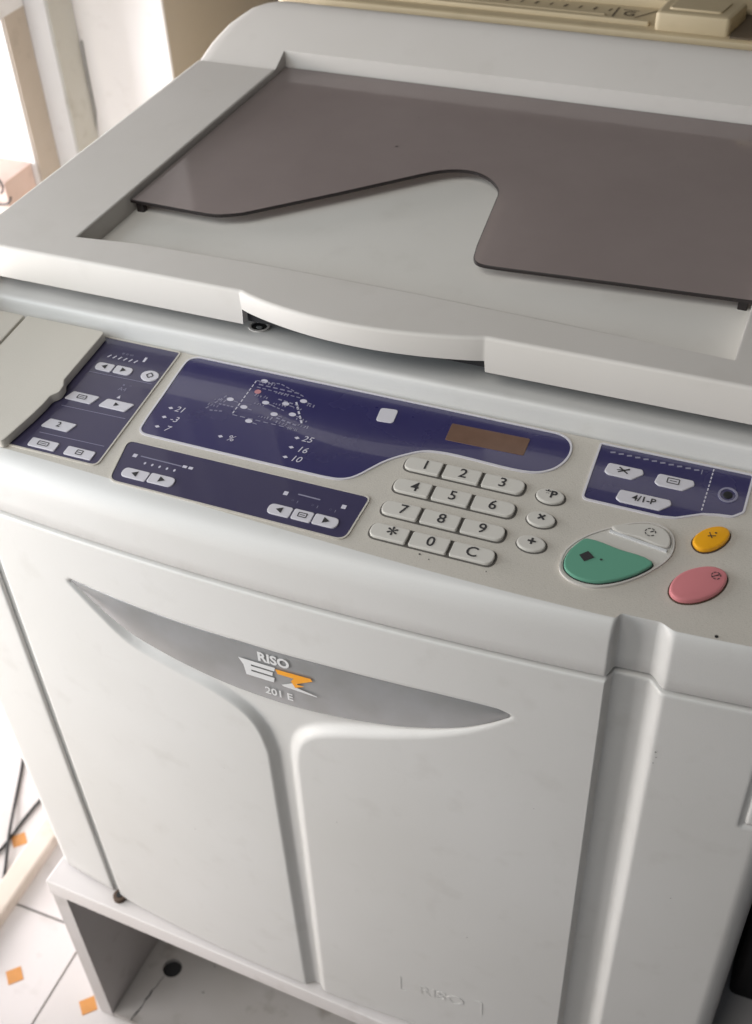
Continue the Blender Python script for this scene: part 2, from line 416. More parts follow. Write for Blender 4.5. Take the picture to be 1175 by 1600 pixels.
# =================================================================== STAND
SA = math.radians(-2.2)
st = thing('plinth_stand', 'low open fronted white plinth carrying the duplicator', 'stand', (-.208, -.136, 0))
def stf(a, b, h): return (-.208+a*math.cos(SA)-b*math.sin(SA), -.1355+a*math.sin(SA)+b*math.cos(SA), h)
ST = -.5895
v, f = plate(rounded([(0, 0), (.62, 0), (.62, .56), (0, .56)], .0015, 2), ST-.020, ST, .0015, stf); build('top_board', v, f, STAND, st)
MB().box(.0008, .017, .0012, .56, -H+.0005, ST-.0203, stf).build('side_board', STAND, st, smooth=False)
MB().box(.603, .6195, .0012, .56, -H+.0005, ST-.0203, stf).build('side_board', STAND, st, smooth=False)
MB().box(.0175, .6025, .54, .559, -H+.0005, ST-.0203, stf).build('back_board', STAND, st, smooth=False)
# base board with a real hole
bm = bmesh.new(); o_ = [(.0175, .002), (.6025, .002), (.6025, .539), (.0175, .539)]; h_ = ellipse(.0497, .0695, .0105, .0105, 24)
def loop(bm, o, z):
    vs = [bm.verts.new((a, b, z)) for a, b in o]; return vs, [bm.edges.new((vs[i-1], vs[i])) for i in range(len(vs))]
v1, e1 = loop(bm, o_, 0); v2, e2 = loop(bm, h_, 0)
bmesh.ops.triangle_fill(bm, edges=e1+e2, use_beauty=True)
r = bmesh.ops.extrude_face_region(bm, geom=list(bm.faces)); bmesh.ops.translate(bm, verts=[q for q in r['geom'] if isinstance(q, bmesh.types.BMVert)], vec=(0, 0, .0065))
bm.verts.index_update()
vv = [stf(q.co.x, q.co.y, q.co.z-H+.0008) for q in bm.verts]; ff = [tuple(q.index for q in p.verts) for p in bm.faces]; bm.free()
bb = build('base_board', vv, ff, BASEB, st, smooth=False)
v, f = plate(ellipse(.0497, .0695, .0104, .0104, 24), -H+.0010, -H+.0018, .0002, stf); build('hole_bottom', v, f, DARK, bb)
ck = MB()
pts = [(.0455+random.uniform(-.0012, .0012)-.0007*k, .058-.0062*k) for k in range(10)]
for k in range(9):
    line2(ck, pts[k], pts[k+1], random.choice((.0006, .001, .0016)), stf, -H+.0076)
for k in range(9):
    poly2(ck, ellipse(random.uniform(.08, .25), random.uniform(.01, .1), random.uniform(.0006, .0018), random.uniform(.0005, .001), 7), stf, -H+.0076)
ck.build('crack', DARK, bb, smooth=False)

# =================================================================== DUPLICATOR
D = thing('duplicator', 'white flatbed stencil duplicator with navy control panel and smoked document cover', 'duplicator', (.086, .13, H-.589))

# body shell behind everything
MB().box(-.204, .376, -.108, .386, -.5888, -.112).box(-.204, .376, .034, .386, -.1118, -.0415).box(-.190, .350, .150, .384, -.0414, -.0200).build('body_shell', GAP, D, smooth=False)

# deck under the lid: strip sloping up from the panel groove
xs = np.linspace(-.206, .378, 24)
prof = [(-.0028, -.066), (-.0028, -.0540), (-.0024, -.0527), (-.0010, -.0450), (-.0005, -.0420), (.0003, -.0406), (.0017, -.0398), (.0040, -.0395), (.0120, -.0394), (.0300, -.0393), (.388, -.0393), (.389, -.08)]
v = [(x, y, z) for x in xs for (y, z) in prof]; n = len(prof)
f = [(i*n+k, i*n+k+1, (i+1)*n+k+1, (i+1)*n+k) for i in range(len(xs)-1) for k in range(n-1)]
deck = build('scanner_deck', v, f, WHITE, D)
dk = lambda a, b, h: (-.0010+a, .0208+b, -.0393+h)
v, f = ring(ellipse(0, 0, .0056, .0048, 28), .0016, -.001, .0009, dk); build('hole_rim', v, f, LID, deck)
v, f = plate(ellipse(0, 0, .0052, .0044, 28), -.001, .0003, .0001, dk); build('screw_hole', v, f, DARK, deck)
v, f = plate(ellipse(.0006, -.001, .0022, .0016, 14), .0003, .0007, .0002, dk); build('screw_head', v, f, GAP, deck)

# control panel sheet
EX = [-.215, -.1124, -.0204, .0641, .1378, .2109, .2718, .3395, .40]
EY = [-.1165, -.1185, -.1215, -.1245, -.1285, -.1305, -.1290, -.1245, -.1195]
_fe = np.polyfit(EX, EY, 4)
def edge(x):
    x = np.asarray(x, float); return np.polyval(_fe, x)+corner(x)*.9 + channel(x)*.45
gx = np.unique(np.concatenate([np.linspace(XL, XR, 90), np.linspace(.268, .306, 40), XR-RR+RR*np.sin(np.linspace(0, 1.57, 9)), XL+RR-RR*np.sin(np.linspace(0, 1.57, 9))]))
rows = 14; v = []; f = []
def pz_of(y): return -.053+(y+.003)*math.tan(A5)
for x in gx:
    ye = float(edge(x))
    v.append((x, -.0038, -.060)); v.append((x, -.0038, -.0538))
    for k in range(rows):
        y = -.0044+(ye+.0044)*k/(rows-1); v.append((x, y, pz_of(y)))
n = rows+2
f = [(i*n+k, i*n+k+1, (i+1)*n+k+1, (i+1)*n+k) for i in range(len(gx)-1) for k in range(n-1)]
panel = build('control_panel', v, f, PANEL, D)

# fascia: from the panel's front edge over a soft bend down to the seam
v = []; nf = None
for x in gx:
    ye = float(edge(x)); ze = pz_of(ye); ys = float(front0(x, -.105)+channel(x)); 
    zk = ze-.0155
    p0 = np.array((ye, ze)); p1 = np.array((ys+(ye-ys)*.10-.0004, ze-(ye-ys)*.10-.0012)); p2 = np.array((ys, zk))
    cl = [tuple((1-t)**2*p0+2*t*(1-t)*p1+t*t*p2) for t in np.linspace(0, 1, 11)]
    cl += [(ys, zk+(-.1045-zk)*t) for t in (.3, .6, 1.0)] + [(ys+.0006, -.1052), (ys+.012, -.1052)]
    v += [(x, a, b) for a, b in cl]; nf = len(cl)
f = [(i*nf+k, i*nf+k+1, (i+1)*nf+k+1, (i+1)*nf+k) for i in range(len(gx)-1) for k in range(nf-1)]
build('front_fascia', v, f, WHITE, D, sharp=60)

# seam filler strip
v = []
for x in gx:
    y = float(front0(x, -.105)+channel(x))+.0045
    v += [(x, y, -.100), (x, y, -.116)]
f = [(2*i, 2*i+1, 2*i+3, 2*i+2) for i in range(len(gx)-1)]
build('seam_strip', v, f, GAP, D)

# front door with the T shaped hollow
EMT = mm([(-73, -149.6), (-29.2, -154.2), (14.3, -156.2), (61.7, -156), (103.7, -154.9), (140.9, -154.2), (180.9, -153), (214.1, -153), (221.8, -155.3)])
EMBt = mm([(220.4, -159.4), (208.4, -169.5), (188.8, -181.3), (158.2, -193.2), (139.2, -197.9), (108.8, -203.1), (78.6, -205.4), (42.1, -203.9), (16.9, -200), (-9.2, -193.3), (-34.7, -183.5), (-55.6, -168)])
TL = mm([(-78, -152), (-58, -175.5), (-37.3, -195.2), (-5.7, -206.5), (21.5, -215), (41.1, -226), (52, -240.5), (57.6, -265)])
TR = mm([(80.8, -268), (82.8, -252), (88, -239), (97, -230.5), (112, -222.8), (143, -210.5), (176.7, -195), (202, -179), (226, -157.5)])
def densify(L, n=6): return catmull(L, n, False)
Tpoly = densify([(p[0], p[1]+.0016) for p in EMT], 5) + densify(TR[::-1], 5) + [(.0770, -.640), (.0582, -.640)] + densify(TL[::-1], 5)
def sdf(px, pz, poly):
    P = np.array(poly); Q = np.roll(P, -1, 0); d = np.full(px.shape, 9.0); ins = np.zeros(px.shape, bool)
    for (ax, az), (bx, bz) in zip(P, Q):
        ex, ez = bx-ax, bz-az; wx, wz = px-ax, pz-az; L = ex*ex+ez*ez+1e-15
        t = np.clip((wx*ex+wz*ez)/L, 0, 1); d = np.minimum(d, np.hypot(wx-ex*t, wz-ez*t))
        c = ((az > pz) != (bz > pz)) & (px < ex*(pz-az)/(ez+1e-15)+ax); ins ^= c
    return np.where(ins, -d, d)
DX0, DX1, DZ0, DZ1 = -.1328, XR, -.1090, -.5880
def grid_surface(name, X, Z, Y, material, parent, sharp=None):
    nx, nz = X.shape
    bo = base_of(parent)
    co = np.stack([X-bo.x, Y-bo.y, Z+H-bo.z], -1).reshape(-1, 3)
    idx = np.arange(nx*nz).reshape(nx, nz)
    q = np.stack([idx[:-1, :-1], idx[1:, :-1], idx[1:, 1:], idx[:-1, 1:]], -1).reshape(-1, 4)
    me = bpy.data.meshes.new(name)
    me.vertices.add(len(co)); me.vertices.foreach_set('co', co.ravel())
    me.loops.add(q.size); me.loops.foreach_set('vertex_index', q.ravel().astype(np.int32))
    me.polygons.add(len(q)); me.polygons.foreach_set('loop_start', np.arange(0, q.size, 4).astype(np.int32)); me.polygons.foreach_set('loop_total', np.full(len(q), 4, np.int32))
    me.update(calc_edges=True); me.validate()
    me.shade_smooth()
    return link(name, me, material, parent)
def padded(a, b, step, r=.0012):
    """samples from a to b with doubled ends so that the sheet folds back; returns samples, fold depth"""
    n = int(abs(b-a)/step); m = np.linspace(a, b, n); s = np.sign(b-a)
    pos = np.concatenate([[a, a, a+s*r*.3], m[(np.abs(m-a) > r) & (np.abs(m-b) > r)], [b-s*r*.3, b, b]])
    fold = np.zeros_like(pos); fold[0] = .014; fold[1] = r; fold[2] = r*.3; fold[-1] = .014; fold[-2] = r; fold[-3] = r*.3
    return pos, fold
px1, fx = padded(DX0, DX1, .00125)
px1[-1] = px1[-2]
extra = np.concatenate([np.linspace(.2695, .276, 16)])
ord_ = np.argsort(np.concatenate([px1, extra]), kind='stable'); fx = np.concatenate([fx, np.zeros(len(extra))])[ord_]; px1 = np.concatenate([px1, extra])[ord_]
fx[-3:] = [0, 0, .02]
pz1, fz = padded(DZ0, DZ1, .0016)
X, Z = np.meshgrid(px1, pz1, indexing='ij')
S = sdf(X, Z, Tpoly)
wr_ = .0055+.004*sst((X-.05)/.03)
Yd = front0(X, Z)+channel(X)+.0052*sst(-S/wr_)+np.maximum(fx[:, None], fz[None, :])
lx = np.maximum(np.abs(X-.384)-.0255, np.abs(Z+.180)-.0275)
Yd += .0022*np.exp(-(lx/.0013)**2)
grid_surface('front_door', X, Z, Yd, WHITE, D)

# emblem plate
n = 90
def resamp(L, ts):
    L = np.array(L); return np.interp(ts, L[:, 0], L[:, 1])
top = np.array(densify(EMT, 8)); bot = np.array(densify(EMBt[::-1], 8))
ex = np.concatenate([[-.073], np.linspace(-.0725, .2205, n), [.2216]])
zt = resamp(top, ex); zb = resamp(np.vstack([[-.0735, -.150], bot, [.2218, -.1555]]), ex)
v = []; cols = 9
for i, x in enumerate(ex):
    mid = (zt[i]+zb[i])/2; hw = (zt[i]-zb[i])/2
    for t, o in ((-1, .006), (-1, .0011), (-.975, .0006), (-.93, .0004), (0, .0004), (.93, .0004), (.975, .0006), (1, .0011), (1, .006)):
        z = mid+hw*t; v.append((x, float(front0(x, z))+o, z))
f = [(i*cols+k, (i+1)*cols+k, (i+1)*cols+k+1, i*cols+k+1) for i in range(len(ex)-1) for k in range(cols-1)]
emb = build('emblem_plate', v, f, EMB, D, sharp=50)
ef = lambda a, b, h: (a, float(front0(a, b))-h, b)
b_ = MB(); put_text(b_, 'RISO', .0728, -.1640, .0110, ef, .0005, bold=.035, sx=.93)
eo = [(.0480, -.1702), (.0735, -.1702), (.0725, -.1738), (.0565, -.1738), (.0564, -.1752), (.0715, -.1752), (.0708, -.1788), (.0562, -.1788), (.0561, -.1802), (.0722, -.1802), (.0712, -.1848), (.0520, -.1848), (.0510, -.1760)]
poly2(b_, eo, ef, .0005)
poly2(b_, [(.0765, -.1848), (.0880, -.1780), (.0870, -.1835), (.1005, -.1862), (.1005, -.1871), (.0780, -.1858)], ef, .0005)
put_text(b_, '201 E', .0737, -.1950, .0090, ef, .0005, bold=.02, sx=.95)
b_.build('logo_lettering', LOGOW, emb, smooth=False)
o2 = MB(); poly2(o2, [(.0735, -.1712), (.0975, -.1705), (.0985, -.1728), (.0865, -.1800), (.0925, -.1800), (.0860, -.1838), (.0835, -.1785), (.0858, -.1752), (.0748, -.1752)], ef, .0006)
o2.build('logo_arrow', LOGOO, emb, smooth=False)
# embossed mark low on the door
def text_solid(mb, t, x, z, size, depth):
    c = bpy.data.curves.new('lettering', 'FONT'); c.body = t; c.size = 1; c.offset = .012; c.extrude = .5; c.resolution_u = 3; c.align_x = 'CENTER'; c.align_y = 'CENTER'
    o = bpy.data.objects.new('lettering', c); COL.objects.link(o)
    me = bpy.data.meshes.new_from_object(o.evaluated_get(bpy.context.evaluated_depsgraph_get()))
    mb.add([ef(x+q.co.x*size, z+q.co.y*size, q.co.z*2*depth) for q in me.vertices], [tuple(p.vertices) for p in me.polygons])
    bpy.data.objects.remove(o); bpy.data.curves.remove(c); bpy.data.meshes.remove(me)
b_ = MB(); text_solid(b_, 'RISO', .1800, -.5235, .0180, .00032)
for sx_, xx in ((1, .1465), (-1, .2130)):
    zc = -.533 if sx_ > 0 else -.513
    b_.box(xx-.0005, xx+.0005, -.533, -.513, -.0006, .0003, lambda a, b, h: ef(a, b, h)); b_.box(min(xx+.0006, xx+sx_*.006), max(xx-.0006, xx+sx_*.006), zc-.0005, zc+.0005, -.0006, .0003, lambda a, b, h: ef(a, b, h))
b_.build('embossed_mark', WHITE, D, smooth=False)['kind'] = 'stuff'

# left cover
px2, f2 = padded(-.1408, -.2055, .002); px2 = np.concatenate([px2[:-3], XL+RR-RR*np.sin(np.linspace(.9, 1.55, 6)), [XL+.0002]])
f2 = np.zeros_like(px2); f2[0] = .014; f2[1] = .0012; f2[2] = .0004; f2[-1] = .05
pz2, g2 = padded(-.1090, -.5860, .006)
X, Z = np.meshgrid(px2, pz2, indexing='ij')
grid_surface('left_cover', X, Z, front0(X, Z)+.0006+np.maximum(f2[:, None], g2[None, :]), WHITE, D)
xg = -.135
build('door_gap_strip', [(-.1430, float(front0(xg, z))+.0034, z) for z in np.linspace(-.109, -.587, 12)]+[(-.1305, float(front0(xg, z))+.0046, z) for z in np.linspace(-.109, -.587, 12)],
      [(k, k+1, k+13, k+12) for k in range(11)], STRIP, D)
MB().box(-.2055, -.2042, -.105, .386, -.5886, -.03).build('side_panel', WHITE, D, smooth=False)
MB().box(.3765, .378, -.105, .386, -.5886, -.03).build('side_panel', WHITE, D, smooth=False)
pv = MB()
v, f = plate(ellipse(-.1335, -.1255, .0062, .0062, 24), -.5893, -.5845, .0012, flat); pv.add(v, f)
pvo = pv.build('hinge_pin', BROWN, D)
v, f = plate(ellipse(-.1335, -.1255, .0030, .0030, 16), -.5845, -.5838, .0003, flat); build('pin_socket', v, f, DARK, pvo)

# ------------------------------------------------------------------ document cover (lid)
def yfront(x):
    if x < -.0005 or x > .1585: return 0.0
    t = max(0.0, min(1.0, x/.158))
    return -.0130*max(0.0, math.sin(math.pi*t**.92))**.85
xf = sorted(set([round(a, 4) for a in np.linspace(-.2045, -.003, 12)]+[-.0012, -.0004, .0003]+[round(a, 4) for a in np.linspace(.002, .157, 44)]+[.1584, .1590, .1600]+[round(a, 4) for a in np.linspace(.17, .361, 10)]))
outer = []; zbot = []
for x in xf:
    outer.append((x, yfront(x))); zbot.append(-.0128-.0035*max(0, min(1, x/.158)) if -.0003 < x < .1588 else -.0240)
outer[0] = (-.2052, .003); outer[-1] = (.3605, .003)
for p in ((.361, .318), (-.1997, .318)): outer.append(p); zbot.append(-.0240)
# sub-sample the straight sides
inner = [(-.1344, .0273), (-.09, .0325), (0, .0345), (.1, .0330), (.2, .0290), (.2960, .0241), (.2970, .318), (-.1275, .318)]
inner = [(a, b) for a, b in inner]
# frame: top ring
bm = bmesh.new()
r_ = .0022
rows_o = [inset(outer, r_+.0006), inset(outer, r_), inset(outer, r_*.35), outer, outer, inset(outer, .004)]
N = len(outer); V = []
for k, ol in enumerate(rows_o):
    for i, p in enumerate(ol):
        y = p[1]
        if i >= N-2 and k < 3: y = .318       # rear edge meets the hinge cover
        z = (0, 0, -r_*.35, -r_, zbot[i], zbot[i])[k]
        if k == 2 and i >= N-2: z = -.0001
        V.append(bm.verts.new((p[0], y, z)))
for k in range(len(rows_o)-1):
    for i in range(N):
        j = (i+1) % N
        if i == N-2: continue
        try: bm.faces.new((V[k*N+i], V[k*N+j], V[(k+1)*N+j], V[(k+1)*N+i]))
        except ValueError: pass
ri = .0012
NI = len(inner); rows_i = [(inset(inner, -ri-.0006), 0), (inset(inner, -ri), 0), (inset(inner, -ri*.3), -ri*.35), (inner, -ri), (inner, -.0160)]
VI = []
for k, (ol, z) in enumerate(rows_i):
    for i, p in enumerate(ol):
        y = .318 if i >= NI-2 else p[1]
        VI.append(bm.verts.new((p[0], y, z)))
for k in range(len(rows_i)-1):
    for i in range(NI):
        j = (i+1) % NI
        if i == NI-2: continue
        bm.faces.new((VI[k*NI+i], VI[k*NI+j], VI[(k+1)*NI+j], VI[(k+1)*NI+i]))
bm.edges.ensure_lookup_table()
# top: U-shaped polygon (outer loop and inner loop meet along y=.318)
idx_o = list(range(N)); ring_o = [V[i] for i in range(N)]; ring_i = [VI[i] for i in range(NI)]
poly = ring_o[:N-1]+[ring_i[6]]+ring_i[5::-1]+[ring_i[7]]+[ring_o[N-1]]
from mathutils.geometry import tessellate_polygon
for tri_ in tessellate_polygon([[Vector((q.co.x, q.co.y, 0)) for q in poly]]): bm.faces.new([poly[q] for q in tri_])
# underside plate
zb = -.0160
uv = [bm.verts.new((p[0], p[1], zb-.0028)) for p in ((-.200, .022), (.357, .022), (.357, .39), (-.196, .39))]
bm.faces.new(uv)
bm.verts.index_update()
vv = [tuple(q.co) for q in bm.verts]; ff = [tuple(q.index for q in p.verts) for p in bm.faces]; bm.free()
lid = build('document_cover', vv, ff, LID, D, sharp=42)
# dark block painting the shade of the finger recess behind the grip
MB().box(.0012, .1572, .0040, .050, -.0236, -.0175).build('grip_shade_block', DARK, lid, smooth=False)
# recess floor
build('cover_recess_floor', [(-.140, .020, -.0150), (.300, .020, -.0150), (.300, .3385, -.0150), (-.140, .3385, -.0150)], [(0, 1, 2, 3)], INSERT, lid, smooth=False)
# hinge cover rising at the rear
ys_ = np.array([.318, .3188, .322, .329, .3375, .347, .358, .369, .378, .3845, .389, .392, .394, .3945, .3945])
zs_ = np.array([0, .0002, .0016, .0048, .0086, .0130, .0178, .0224, .0262, .0283, .0289, .0284, .0260, .0215, -.020])
xl_ = np.interp(ys_, [.318, .3376, .3601, .3787, .387, .392, .3945], [-.1997, -.1965, -.1885, -.1750, -.163, -.151, -.140])
xr_ = np.interp(ys_, [.318, .3376, .3601, .3787, .387, .392, .3945], [.361, .358, .350, .337, .325, .313, .302])
OL, OR_ = -.1272, .2970; iw = 4
v = []; f = []
cols_ = 0
for r in range(len(ys_)):
    a, b = xl_[r], xr_[r]
    xsr = list(np.linspace(a, OL, 7))+list(np.linspace(OL, OR_, 20)[1:])+list(np.linspace(OR_, b, 6)[1:])
    line = [(a+.0005, ys_[r]+.0005, -.020), (a-.0000, ys_[r], zs_[r]-.0035), (a+.0012, ys_[r], zs_[r]-.0010)]+[(x, ys_[r], zs_[r]) for x in [a+.004]+xsr[1:-1]+[b-.004]]+[(b-.0012, ys_[r], zs_[r]-.001), (b, ys_[r], zs_[r]-.0035), (b-.0005, ys_[r]+.0005, -.020)]
    cols_ = len(line); v += line
i0 = 3+6; i1 = 3+25
for r in range(len(ys_)-1):
    for c in range(cols_-1):
        if r < iw and i0 <= c < i1: continue
        f.append((r*cols_+c, r*cols_+c+1, (r+1)*cols_+c+1, (r+1)*cols_+c))
# recess walls in the hinge cover
for c in range(i0, i1):
    k = len(v); v += [(v[iw*cols_+c][0], .3375, -.016), (v[iw*cols_+c+1][0], .3375, -.016)]
    f.append((iw*cols_+c, iw*cols_+c+1, k+1, k))
for c in (i0, i1):
    for r in range(iw):
        k = len(v); v += [(v[r*cols_+c][0], ys_[r], -.016), (v[(r+1)*cols_+c][0], ys_[r+1], -.016)]
        f.append((r*cols_+c, (r+1)*cols_+c, k+1, k))
build('hinge_cover', v, f, LID, lid, sharp=55)
# smoked document plate
G = [(-.1320, .0904), (-.0899, .0892)] + catmull([(-.0720, .0889), (-.063, .0900), (-.054, .0938), (-.0473, .0975)], 4, False) + [(.0042, .1445)] + \
    catmull([(.050, .1885), (.0611, .1975), (.0725, .2025), (.0842, .2030), (.0945, .1985), (.1030, .1908), (.1085, .1825), (.1106, .1755)], 4, False) + \
    catmull([(.1183, .1067), (.1200, .0970), (.1214, .0905), (.1250, .0855), (.1304, .0838), (.140, .0838)], 4, False) + [(.2092, .0888), (.2962, .0945), (.2962, .3366), (-.1272, .3366)]
GT, GB = -.0046, -.0068
N = len(G); Gi = inset(G, .0006)
v = [(a, b, GB) for a, b in G]+[(a, b, GT-.0005) for a, b in G]+[(a, b, GT) for a, b in Gi]
sg = build('smoked_plate', v, [tuple(2*N+k for k in range(N)), tuple(range(N))[::-1]], SMOKE, lid, smooth=False)
f = [(r*N+k, r*N+(k+1) % N, (r+1)*N+(k+1) % N, (r+1)*N+k) for r in range(2) for k in range(N)]
build('smoked_plate_rim', v, f, SMOKE_EDGE, lid, smooth=False)
# rubber buffers the plate rests on
for (a, b) in ((-.1275, .0925), (.290, .098)):
    v, f = plate(rounded([(a-.003, b+.001), (a+.003, b+.001), (a+.003, b+.006), (a-.003, b+.006)], .001, 2), -.0150, GB-.0002, .0004, flat)
    build('rubber_buffer', v, f, SMOKE_EDGE, lid)
sp = MB()
for k in range(26):
    a, b = random.uniform(-.12, .28), random.uniform(.21, .33); poly2(sp, ellipse(a, b, *(random.uniform(.0002, .0006),)*2, 6), flat, GT+.0002)
poly2(sp, ellipse(.017, .224, .0012, .0010, 8), flat, GT+.0002)
sp.build('dust_specks', SMOKE_EDGE, lid, smooth=False)['kind'] = 'stuff'

# ------------------------------------------------------------------ panel fields
def field(name, o, material, h=.0005, border=None, bw=.0010):
    v, f = plate(o, -.001, h, .0002, pan); p = build(name, v, f, material, D)
    if border:
        v, f = ring(o, bw, -.001, h+.0004, pan); build('field_border', v, f, border, p)
    return p
HF = .0007
leftf = field('key_field', rounded(mm([(-120, -2.6), (-47.6, -2.6), (-46.4, -111.6), (-120, -111.8)]), [.001, .002, .004, .001]), NAVY2, border=PANEL)
dispf = field('display_field', catmull(mm([(-33.8, -4.2), (-28, -3.6), (205.2, -4.2), (211.5, -5.8), (216.0, -10.2), (217.6, -18.1), (215.8, -26.5), (211.1, -33.6), (203.1, -38.2), (190.0, -39.6), (160.3, -38.6), (146.6, -38.9), (136, -41.2), (125.1, -48.6), (117.2, -56.2), (111.5, -64.2), (106.5, -71.4), (101.8, -75.6), (94.9, -77.9), (74.3, -78.4), (-28.3, -78.2), (-33.8, -77.2), (-36.2, -73.3), (-37.6, -40), (-38.6, -15.2), (-37.9, -7.7)]), 4), NAVY, border=KEYW, bw=.0012)
stripf = field('key_field', rounded(mm([(-38.2, -86.6), (120.2, -86.2), (118.6, -120.6), (-32.2, -119.6)]), [.0045, .0035, .006, .006]), NAVY2, border=PANEL)
rightf = field('key_field', rounded(mm([(233.6, -4.8), (319.4, -4.8), (319.2, -34), (314.5, -38.6), (307, -39.6), (299, -41.6), (286, -48.8), (278, -50.2), (234.6, -49.8)]), [.001, .001, .003, .003, .004, .004, .006, .004, .003]), NAVY, border=KEYW, bw=.0012)

# flap over the left part of the panel
FH0, FH1 = .0014, .0072
v, f = plate(rounded(mm([(-101.7, -4.2), (-102, -55), (-99.2, -60), (-98.6, -66.5), (-102.2, -71), (-102.4, -79), (-104, -92), (-108.3, -116.4), (-163.2, -116.8), (-163.2, -4.2)]), [.003, .004, .004, .004, .004, .01, .02, .003, .002, .002], 4), FH0, FH1, .0007, pan); build('tray_flap', v, f, FLAP, D)
v, f = plate(rounded(mm([(-165.2, -4.2), (-165.2, -116.8), (-204.5, -116.8), (-204.5, -4.2)]), .0015, 3), FH0, FH1, .0012, pan); build('tray_flap', v, f, FLAP, D)

# ------------------------------------------------------------------ keys
def keyobj(name, o, h0, h1, bev, material, legend=None, lx=0, ly=0, lsize=.008, lmat=INK, tilt=0, xc=0, bold=0.0, extra=None, label=None, crown=0):
    v, f = plate(o, h0, h1, bev, pan, tilt, xc, crown); k = build(name, v, f, material, D)
    if label: k['label'] = label
    mb = MB(); fn = lambda a, b, h: pan(a, b, h+tilt*(a-xc)+crown*.25)
    if legend: put_text(mb, legend, lx, ly, lsize, fn, h1+.00025, bold)
    if extra: extra(mb, fn, h1+.00025)
    if mb.v: mb.build('legend', lmat, k, smooth=False)
    return k
legs = ['1', '2', '3', '4', '5', '6', '7', '8', '9', '*', '0', 'C']
rowS = [-.0538, -.0722, -.0908, -.1087]
xsK = [(.1299, .1519), (.1536, .1755), (.1772, .2015)]
for r in range(4):
    s = rowS[r]; hh = .0052
    well = rounded([(.1288, s-hh-.0011), (.2027, s-hh-.0011), (.2027, s+hh+.0011), (.1288, s+hh+.0011)], [.0058]*4, 6)
    v, f = plate(well, -.001, .00025, .0001, pan); build('key_well', v, f, WELL, D)
    for c in range(3):
        a, b = xsK[c]
        rr = [.0050 if c == 0 else .0014, .0050 if c == 2 else .0014, .0050 if c == 2 else .0014, .0050 if c == 0 else .0014]
        o = rounded([(a, s-hh), (b, s-hh), (b, s+hh), (a, s+hh)], rr, 6)
        lg = legs[r*3+c]
        keyobj('number_key', o, 0, .0021, .0006, KEY, lg, (.1425, .1652, .1888)[c], s-(.0018 if lg == '*' else 0), .0098 if lg != '*' else .014, tilt=.020, xc=(a+b)/2, bold=.012)
for s, lg in ((-.0548, '*P'), (-.0733, '×'), (-.0920, '+')):
    v, f = plate(ellipse(.2172, s, .0089, .0064, 28), -.001, .00025, .0001, pan); build('key_well', v, f, WELL, D)
    keyobj('function_key', ellipse(.2170, s, .0080, .0055, 28), 0, .0019, .0007, KEY, lg, .2170, s+.0006, .0085 if lg != '*P' else .0075, bold=.03)

def pill(cx, cy, wd, ht, left, right, skew=0):
    r = [ht*.48 if left else .0013, ht*.48 if right else .0013]; a, b = cx-wd/2, cx+wd/2
    return [(x+(y-cy)*skew, y) for x, y in rounded([(a, cy-ht/2), (b, cy-ht/2), (b, cy+ht/2), (a, cy+ht/2)], [r[0], r[1], r[1], r[0]], 5)]
def tri(cx, cy, r, d):
    def e(mb, fn, h): poly2(mb, [(cx-d*r*.7, cy-r), (cx+d*r, cy), (cx-d*r*.7, cy+r)][::d], fn, h)
    return e
def key2(cx, cy, wd, ht, l, r, leg=None, ex=None, size=.006, h=.0013, skew=0, name='soft_key'):
    return keyobj(name, pill(cx, cy, wd, ht, l, r, skew), .0003, h, .0004, KEYW, leg, cx, cy, size, extra=ex, bold=.01)
# left field
key2(-.0885, -.0302, .0128, .0072, 1, 0, ex=tri(-.0885, -.0302, .0021, -1)); key2(-.0746, -.0298, .0128, .0072, 0, 1, ex=tri(-.0746, -.0298, .0021, 1))
def diamond_ic(cx, cy, r):
    def e(mb, fn, h):
        for (a, b) in (((-r, 0), (0, r)), ((0, r), (r, 0)), ((r, 0), (0, -r)), ((0, -r), (-r, 0))):
            line2(mb, (cx+a[0], cy+a[1]), (cx+b[0], cy+b[1]), .0007, fn, h)
    return e
def page_ic(cx, cy, wd, ht):
    def e(mb, fn, h):
        q = [(-wd/2, -ht/2), (wd/2, -ht/2), (wd/2, ht/2), (-wd/2, ht/2)]
        for i in range(4): line2(mb, (cx+q[i-1][0], cy+q[i-1][1]), (cx+q[i][0], cy+q[i][1]), .0006, fn, h)
        line2(mb, (cx-wd*.3, cy), (cx+wd*.3, cy), .0005, fn, h)
    return e
keyobj('soft_key', ellipse(-.0550, -.0294, .0063, .0050, 22), .0003, .0013, .0005, KEYW, extra=diamond_ic(-.0550, -.0294, .0024))
key2(-.0868, -.0610, .0195, .0078, 0, 0, ex=page_ic(-.0868, -.0610, .006, .003), skew=.35)
key2(-.0618, -.0608, .0195, .0078, 0, 0, ex=tri(-.0618, -.0608, .0018, 1), skew=.35)
key2(-.0872, -.0880, .0195, .0078, 0, 0, leg='2', skew=.35)
key2(-.0872, -.1058, .0195, .0072, 0, 0, ex=page_ic(-.0872, -.1058, .007, .003))
key2(-.0614, -.1058, .0195, .0072, 0, 0, ex=page_ic(-.0614, -.1058, .004, .0035))
mk = MB(); dm = MB()
for k in range(6): line2(mk, (-.092+.004*k, -.0205), (-.0905+.004*k, -.0178), .0009, pan, HF)
poly2(mk, [(-.0672, -.0180), (-.0655, -.0180), (-.0655, -.0135), (-.0672, -.0135)], pan, HF)
put_text(dm, 'ıı ıı ııı', -.080, -.0140, .004, pan, HF)
for y in (-.0368, -.0545+.0145-.031, -.0968): line2(dm, (-.096, y), (-.0500, y+.0010), .0005, pan, HF)
poly2(mk, [(-.0655, -.0545), (-.0630, -.0545), (-.0642, -.0515)], pan, HF)
